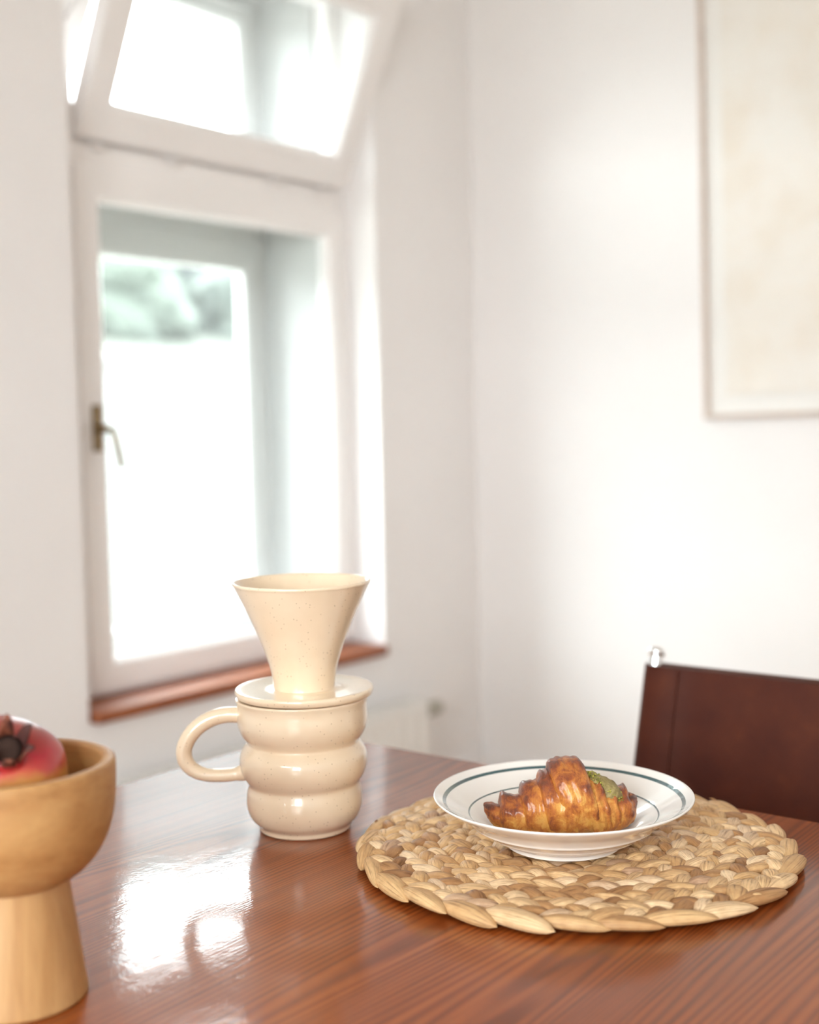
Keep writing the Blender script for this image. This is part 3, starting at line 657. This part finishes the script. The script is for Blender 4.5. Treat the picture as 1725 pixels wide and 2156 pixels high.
# ------------------------------------------------------------------ croissant
cr = empty('croissant', PC + Vector((0, 0, PZ + .0094)) - HD * .006 - SIDE * .0015, math.atan2(SIDE.y, SIDE.x)); tag(cr, 'golden brown glazed croissant with green pistachio paste, lying in the soup plate', 'croissant')
def cx(px): return (px - 880) * 8.27e-5
def croissant_fold(lt, lb, rt, rb, h, kind, seed, dep):
    rg = random.Random(seed); nu, nv = 30, 64; vs, fs, bk = [], [], []
    off = Vector((seed * 3.1, seed * 1.7, 0))
    for i in range(nu + 1):
        s = i / nu
        for k in range(nv):
            a = 2 * PI * k / nv          # 0 = top
            up = math.cos(a); t = (1 - up) / 2
            if kind == 'l': q = s
            elif kind == 'r': q = 1 - s
            else: q = s if s < .5 else 1 - s
            # radius along the fold: bold rounded lip on the free end, tucked under the next fold on the other
            if kind == 'm': pr_ = .84 + .16 * min(1, math.sin(min(1, q / .26) * PI / 2) ** .8)
            elif h < .03: pr_ = .36 + .64 * math.sin(min(1, q / .45) * PI / 2) + .05 * q
            else: pr_ = .70 + .30 * math.sin(min(1, q / .15) * PI / 2) ** .8 + .10 * q - (.25 * max(0, (q - .9) / .1))
            if i in (0, nu): pr_ *= .80
            xl_, xr_ = cx(lt) + (cx(lb) - cx(lt)) * min(1, t * 1.05), cx(rt) + (cx(rb) - cx(rt)) * min(1, t * 1.05)
            if kind == 'l': xr_ += .008
            if kind == 'r': xl_ -= .008
            x = xl_ + (xr_ - xl_) * s
            hh = h * .5
            d = Vector((0, math.sin(a) * dep, up * hh))
            sq = 1.0
            n1 = noise.noise(Vector((x * 90, math.sin(a) * 2.2, up * 2.2)) + off); n2 = noise.noise(Vector((x * 420, math.sin(a) * 6, up * 6)) + off)
            lay = .016 * math.sin(s * 24 + 2.5 * n1)
            f_ = pr_ * (1 + .045 * n1 + .012 * n2 + lay)
            z = hh + d.z * f_
            if z < .0035: z = .0035 * .35 + z * .3 if z > 0 else .0035 * .35 * (1 + z * 20)
            z = max(z, .0002)
            xx = x + .0014 * noise.noise(Vector((math.sin(a) * 3, up * 3, 7.7)) + off)
            yy = d.y * f_ + .012 * (x / .065) ** 2
            vs.append((xx, yy, z + max(0, math.hypot(xx, yy) - .043) * .36 + max(0, math.hypot(xx, yy) - .058) * .28))
            lip_ = max(0, 1 - abs(q - .14) / .28)
            bk.append(max(0, min(1, .08 + .26 * lip_ + .40 * (1 - t) ** 2.2 + .42 * n1 + (.10 if h < .04 else 0))))
    for i in range(nu):
        for k in range(nv): k2 = (k + 1) % nv; fs.append((i * nv + k, i * nv + k2, (i + 1) * nv + k2, (i + 1) * nv + k))
    fs.append(tuple(range(nv - 1, -1, -1))); fs.append(tuple(range(nu * nv, (nu + 1) * nv)))
    me = mesh('pastry_fold', vs, fs, M['crust']); at = me.attributes.new('bake', 'FLOAT', 'POINT'); at.data.foreach_set('value', bk)
    bm = bmesh.new(); bm.from_mesh(me); bmesh.ops.recalc_face_normals(bm, faces=bm.faces); bm.to_mesh(me); bm.free()
    return me
for k, (lt, lb, rt, rb, h, kind, dep) in enumerate([
    (85, 95, 265, 250, .0190, 'l', .0125), (245, 235, 490, 500, .0325, 'l', .0185), (445, 490, 700, 720, .0450, 'l', .0230), (620, 700, 880, 960, .0545, 'l', .0265),
    (722, 925, 1105, 1325, .0655, 'm', .0300),
    (1070, 1270, 1290, 1410, .0495, 'r', .0262), (1230, 1390, 1420, 1500, .0420, 'r', .0235), (1390, 1480, 1560, 1655, .0345, 'r', .0205), (1555, 1600, 1672, 1668, .0240, 'r', .0150)]):
    link('pastry_fold', croissant_fold(lt, lb, rt, rb, h, kind, k, dep), cr)
# pistachio paste on the right shoulder
def cz(py): return .0655 - (py - 40) * 8.27e-5 * .985
pp = [(1130, 215), (1180, 245), (1250, 290), (1320, 335), (1390, 375), (1440, 410), (1480, 440)]
pth = [(cx(x), .000, cz(y) - .0045) for x, y in pp]
pth = smooth_prof(pth, 5); n = len(pth)
me = tube('pistachio_paste', pth, [.0095 * math.sin(PI * (.12 + .80 * i / (n - 1))) ** .5 for i in range(n)], M['cream'], 28, True, 1.5)
for v in me.vertices: v.co += v.normal * (.0011 * noise.noise(v.co * 260) + .0016 * noise.noise(v.co * 110))
link('pistachio_paste', me, cr)
vs, fs = [], []
for k in range(420):
    i = rnd.randrange(n - 1); p = Vector(pth[i]); a = rnd.uniform(-1.9, 1.9)
    R_ = .0098 * math.sin(PI * (.12 + .80 * i / (n - 1))) ** .5
    c_ = p + Vector((rnd.uniform(-.002, .002), math.sin(a) * R_ * 1.42, math.cos(a) * R_ * .98)); s_ = rnd.uniform(.0005, .0013)
    b0 = len(vs)
    for d in ((1, 0, 0), (-1, 0, 0), (0, 1, 0), (0, -1, 0), (0, 0, 1), (0, 0, -1)): vs.append(c_ + Vector(d) * s_ * rnd.uniform(.6, 1.3))
    fs += [tuple(b0 + q for q in f) for f in ((0, 2, 4), (2, 1, 4), (1, 3, 4), (3, 0, 4), (2, 0, 5), (1, 2, 5), (3, 1, 5), (0, 3, 5))]
o = link('pistachio_crumb', mesh('pistachio_crumb', vs, fs, M['crumb'], smooth=False), cr); o['kind'] = 'stuff'

# ------------------------------------------------------------------ mug and dripper
UC = F(-.1034, 1.1770)
mug = empty('mug', UC, math.atan2(SIDE.y, SIDE.x)); tag(mug, 'speckled cream stoneware mug with three bulging rings and a loop handle', 'mug')
out_p = smooth_prof([(.0400, 0), (.0415, .0012), (.0420, .0042), (.0432, .0062), (.0480, .0115), (.0512, .0190), (.0522, .0265), (.0516, .0350), (.0502, .0410), (.0504, .0445), (.0540, .0505), (.0568, .0580), (.0576, .0655), (.0565, .0725), (.0528, .0785), (.0503, .0815), (.0512, .0845), (.0550, .0900), (.0580, .0980), (.0587, .1060), (.0583, .1140), (.0588, .1190), (.0598, .1225), (.0592, .1240), (.0560, .1240)], 4)
in_p = smooth_prof([(.0540, .1220), (.0542, .1100), (.0545, .1000), (.0480, .0850), (.0480, .0780), (.0530, .0660), (.0470, .0420), (.0480, .0260), (.0420, .0090), (.0300, .0060), (0, .0058)], 4)
link('body', lathe('mug_body', [(r_ * 1.03, z_) for r_, z_ in [(0, .0015), (.036, .0015), (.038, 0)] + out_p + in_p], M['clay'], 128), mug)
ppx = [(532, 1502), (508, 1500), (480, 1500), (452, 1507), (424, 1523), (403, 1546), (392, 1572), (396, 1597), (412, 1615), (438, 1625), (472, 1627), (505, 1624), (532, 1617)]
hp = smooth_prof([((x - 642) / 2262.0, -.004, (1742 - y) / 2242.0) for x, y in ppx], 5); n = len(hp)
link('handle', tube('handle', hp, [(.0074 if i < n * .55 else .0074 - .0012 * min(1, (i - n * .55) / (n * .2))) + (.004 * max(0, 1 - i / 5) + .004 * max(0, 1 - (n - 1 - i) / 6)) for i in range(n)], M['clay'], 28), mug)
dr = empty('pour_over_dripper', UC + Vector((0, 0, .1242)) + SIDE * .0024, math.atan2(SIDE.y, SIDE.x)); tag(dr, 'speckled cream stoneware coffee dripper, a flared funnel on a flat saucer, standing on the mug', 'dripper')
link('saucer', lathe('dripper_saucer', smooth_prof([(.022, .0002), (.050, .0002), (.0580, .0003), (.0622, .0012), (.0639, .0036), (.0643, .0062), (.0634, .0078), (.0612, .0082), (.050, .0076), (.036, .0072), (.0300, .0078), (.022, .0078), (.022, .0040)], 4) , M['clay'], 128, closed=True), dr)
fo = smooth_prof([(.0288, .0070), (.0284, .0100), (.0292, .0175), (.0322, .0310), (.0378, .0480), (.0455, .0670), (.0548, .0875), (.0618, .1020), (.0634, .1046), (.0637, .1062), (.0626, .1072), (.0612, .1066)], 5)
fi = smooth_prof([(.0590, .1035), (.0510, .0875), (.0418, .0670), (.0340, .0480), (.0285, .0310), (.0255, .0175), (.0250, .0100), (.0250, .0075), (.012, .0070)], 4)
link('funnel', lathe('dripper_funnel', fo + fi + [(.010, .0068), (.010, .0040), (.028, .0042)], M['clay'], 128, closed=True), dr)

# ------------------------------------------------------------------ footed bowl and pomegranate
BC = Vector((.488, .720, TZ))
bw = empty('footed_bowl', BC); tag(bw, 'turned wooden footed bowl on the table at the left, holding a pomegranate', 'bowl')
BZ, BR = .157, .0680
link('pedestal', lathe('bowl_pedestal', [(0, 0), (.0440, 0), (.0452, .0012), (.0450, .003)] + smooth_prof([(.0435, .012), (.0400, .040), (.0365, .066), (.0352, .078), (.0350, .086)], 5) + [(0, .086)], M['stem'], 96), bw)
link('bowl_body', lathe('bowl_body', smooth_prof([(0, .0735), (.020, .0745), (.0350, .0785), (.0470, .0855), (.0570, .0970), (.0640, .1130), (.0672, .1310), (.0680, .1480), (.0680, .1545)], 5) + [(.0676, .1562), (.0664, .1570), (.0610, .1570), (.0596, .1562)] + smooth_prof([(.0592, .1545), (.0590, .1440), (.0575, .1270), (.0520, .1100), (.0400, .0960), (.020, .0900), (0, .0890)], 4), M['bowl'], 112), bw)
PR = .0415
pg = empty('pomegranate', BC + Vector((0, 0, .1445)) - SIDE * .0055 + HD * .004); tag(pg, 'red and yellow pomegranate with a dark calyx, sitting in the wooden bowl', 'fruit')
ax = (Vector((0, 0, 1)) * .62 - HD * .70 + SIDE * .30).normalized()
q = Vector((0, 0, 1)).rotation_difference(ax)
def pomw(v):
    a = math.atan2(v.y, v.x); f_ = 1 + .022 * math.cos(5 * a + .4) + .02 * noise.noise(v * 40)
    return q @ Vector((v.x * f_, v.y * f_, v.z))
prof = [(PR * math.sin(t) * 1.02, -PR * .93 * math.cos(t)) for t in [PI * k / 36 for k in range(34)]]
prof[0] = (0, prof[0][1]); prof += [(.0125, PR * .955), (.0105, PR * 1.01), (0, PR * 1.0)]
link('fruit_body', lathe('fruit_body', prof, M['pom'], 72, warp=pomw), pg)
cal = empty
vs, fs = [], []
for k in range(6):
    a0 = 2 * PI * k / 6
    me_pts = []
    for j, (rr_, zz, wv) in enumerate(((.0105, .93, .50), (.0112, 1.08, .44), (.0120, 1.24, .36), (.0138, 1.38, .22), (.0165, 1.46, .05))):
        for t in (-1, -.4, .4, 1):
            a = a0 + t * wv; me_pts.append(q @ Vector((rr_ * math.cos(a), rr_ * math.sin(a), PR * zz - .0008 * t * t)))
    f_ = [(j * 4 + i, j * 4 + i + 1, j * 4 + i + 5, j * 4 + i + 4) for j in range(4) for i in range(3)]
    o = link('sepal', mesh('sepal', me_pts, f_, M['calyx']), pg); md = o.modifiers.new('t', 'SOLIDIFY'); md.thickness = .0016; md.offset = 0
link('stamens', lathe('stamens', [(0, PR * 1.0), (.0088, PR * 1.0), (.0095, PR * 1.06), (.006, PR * 1.09), (0, PR * 1.10)], M['stamen'], 24, warp=lambda v: q @ (v + Vector((0, 0, .0015 * noise.noise(v * 900))))), pg)
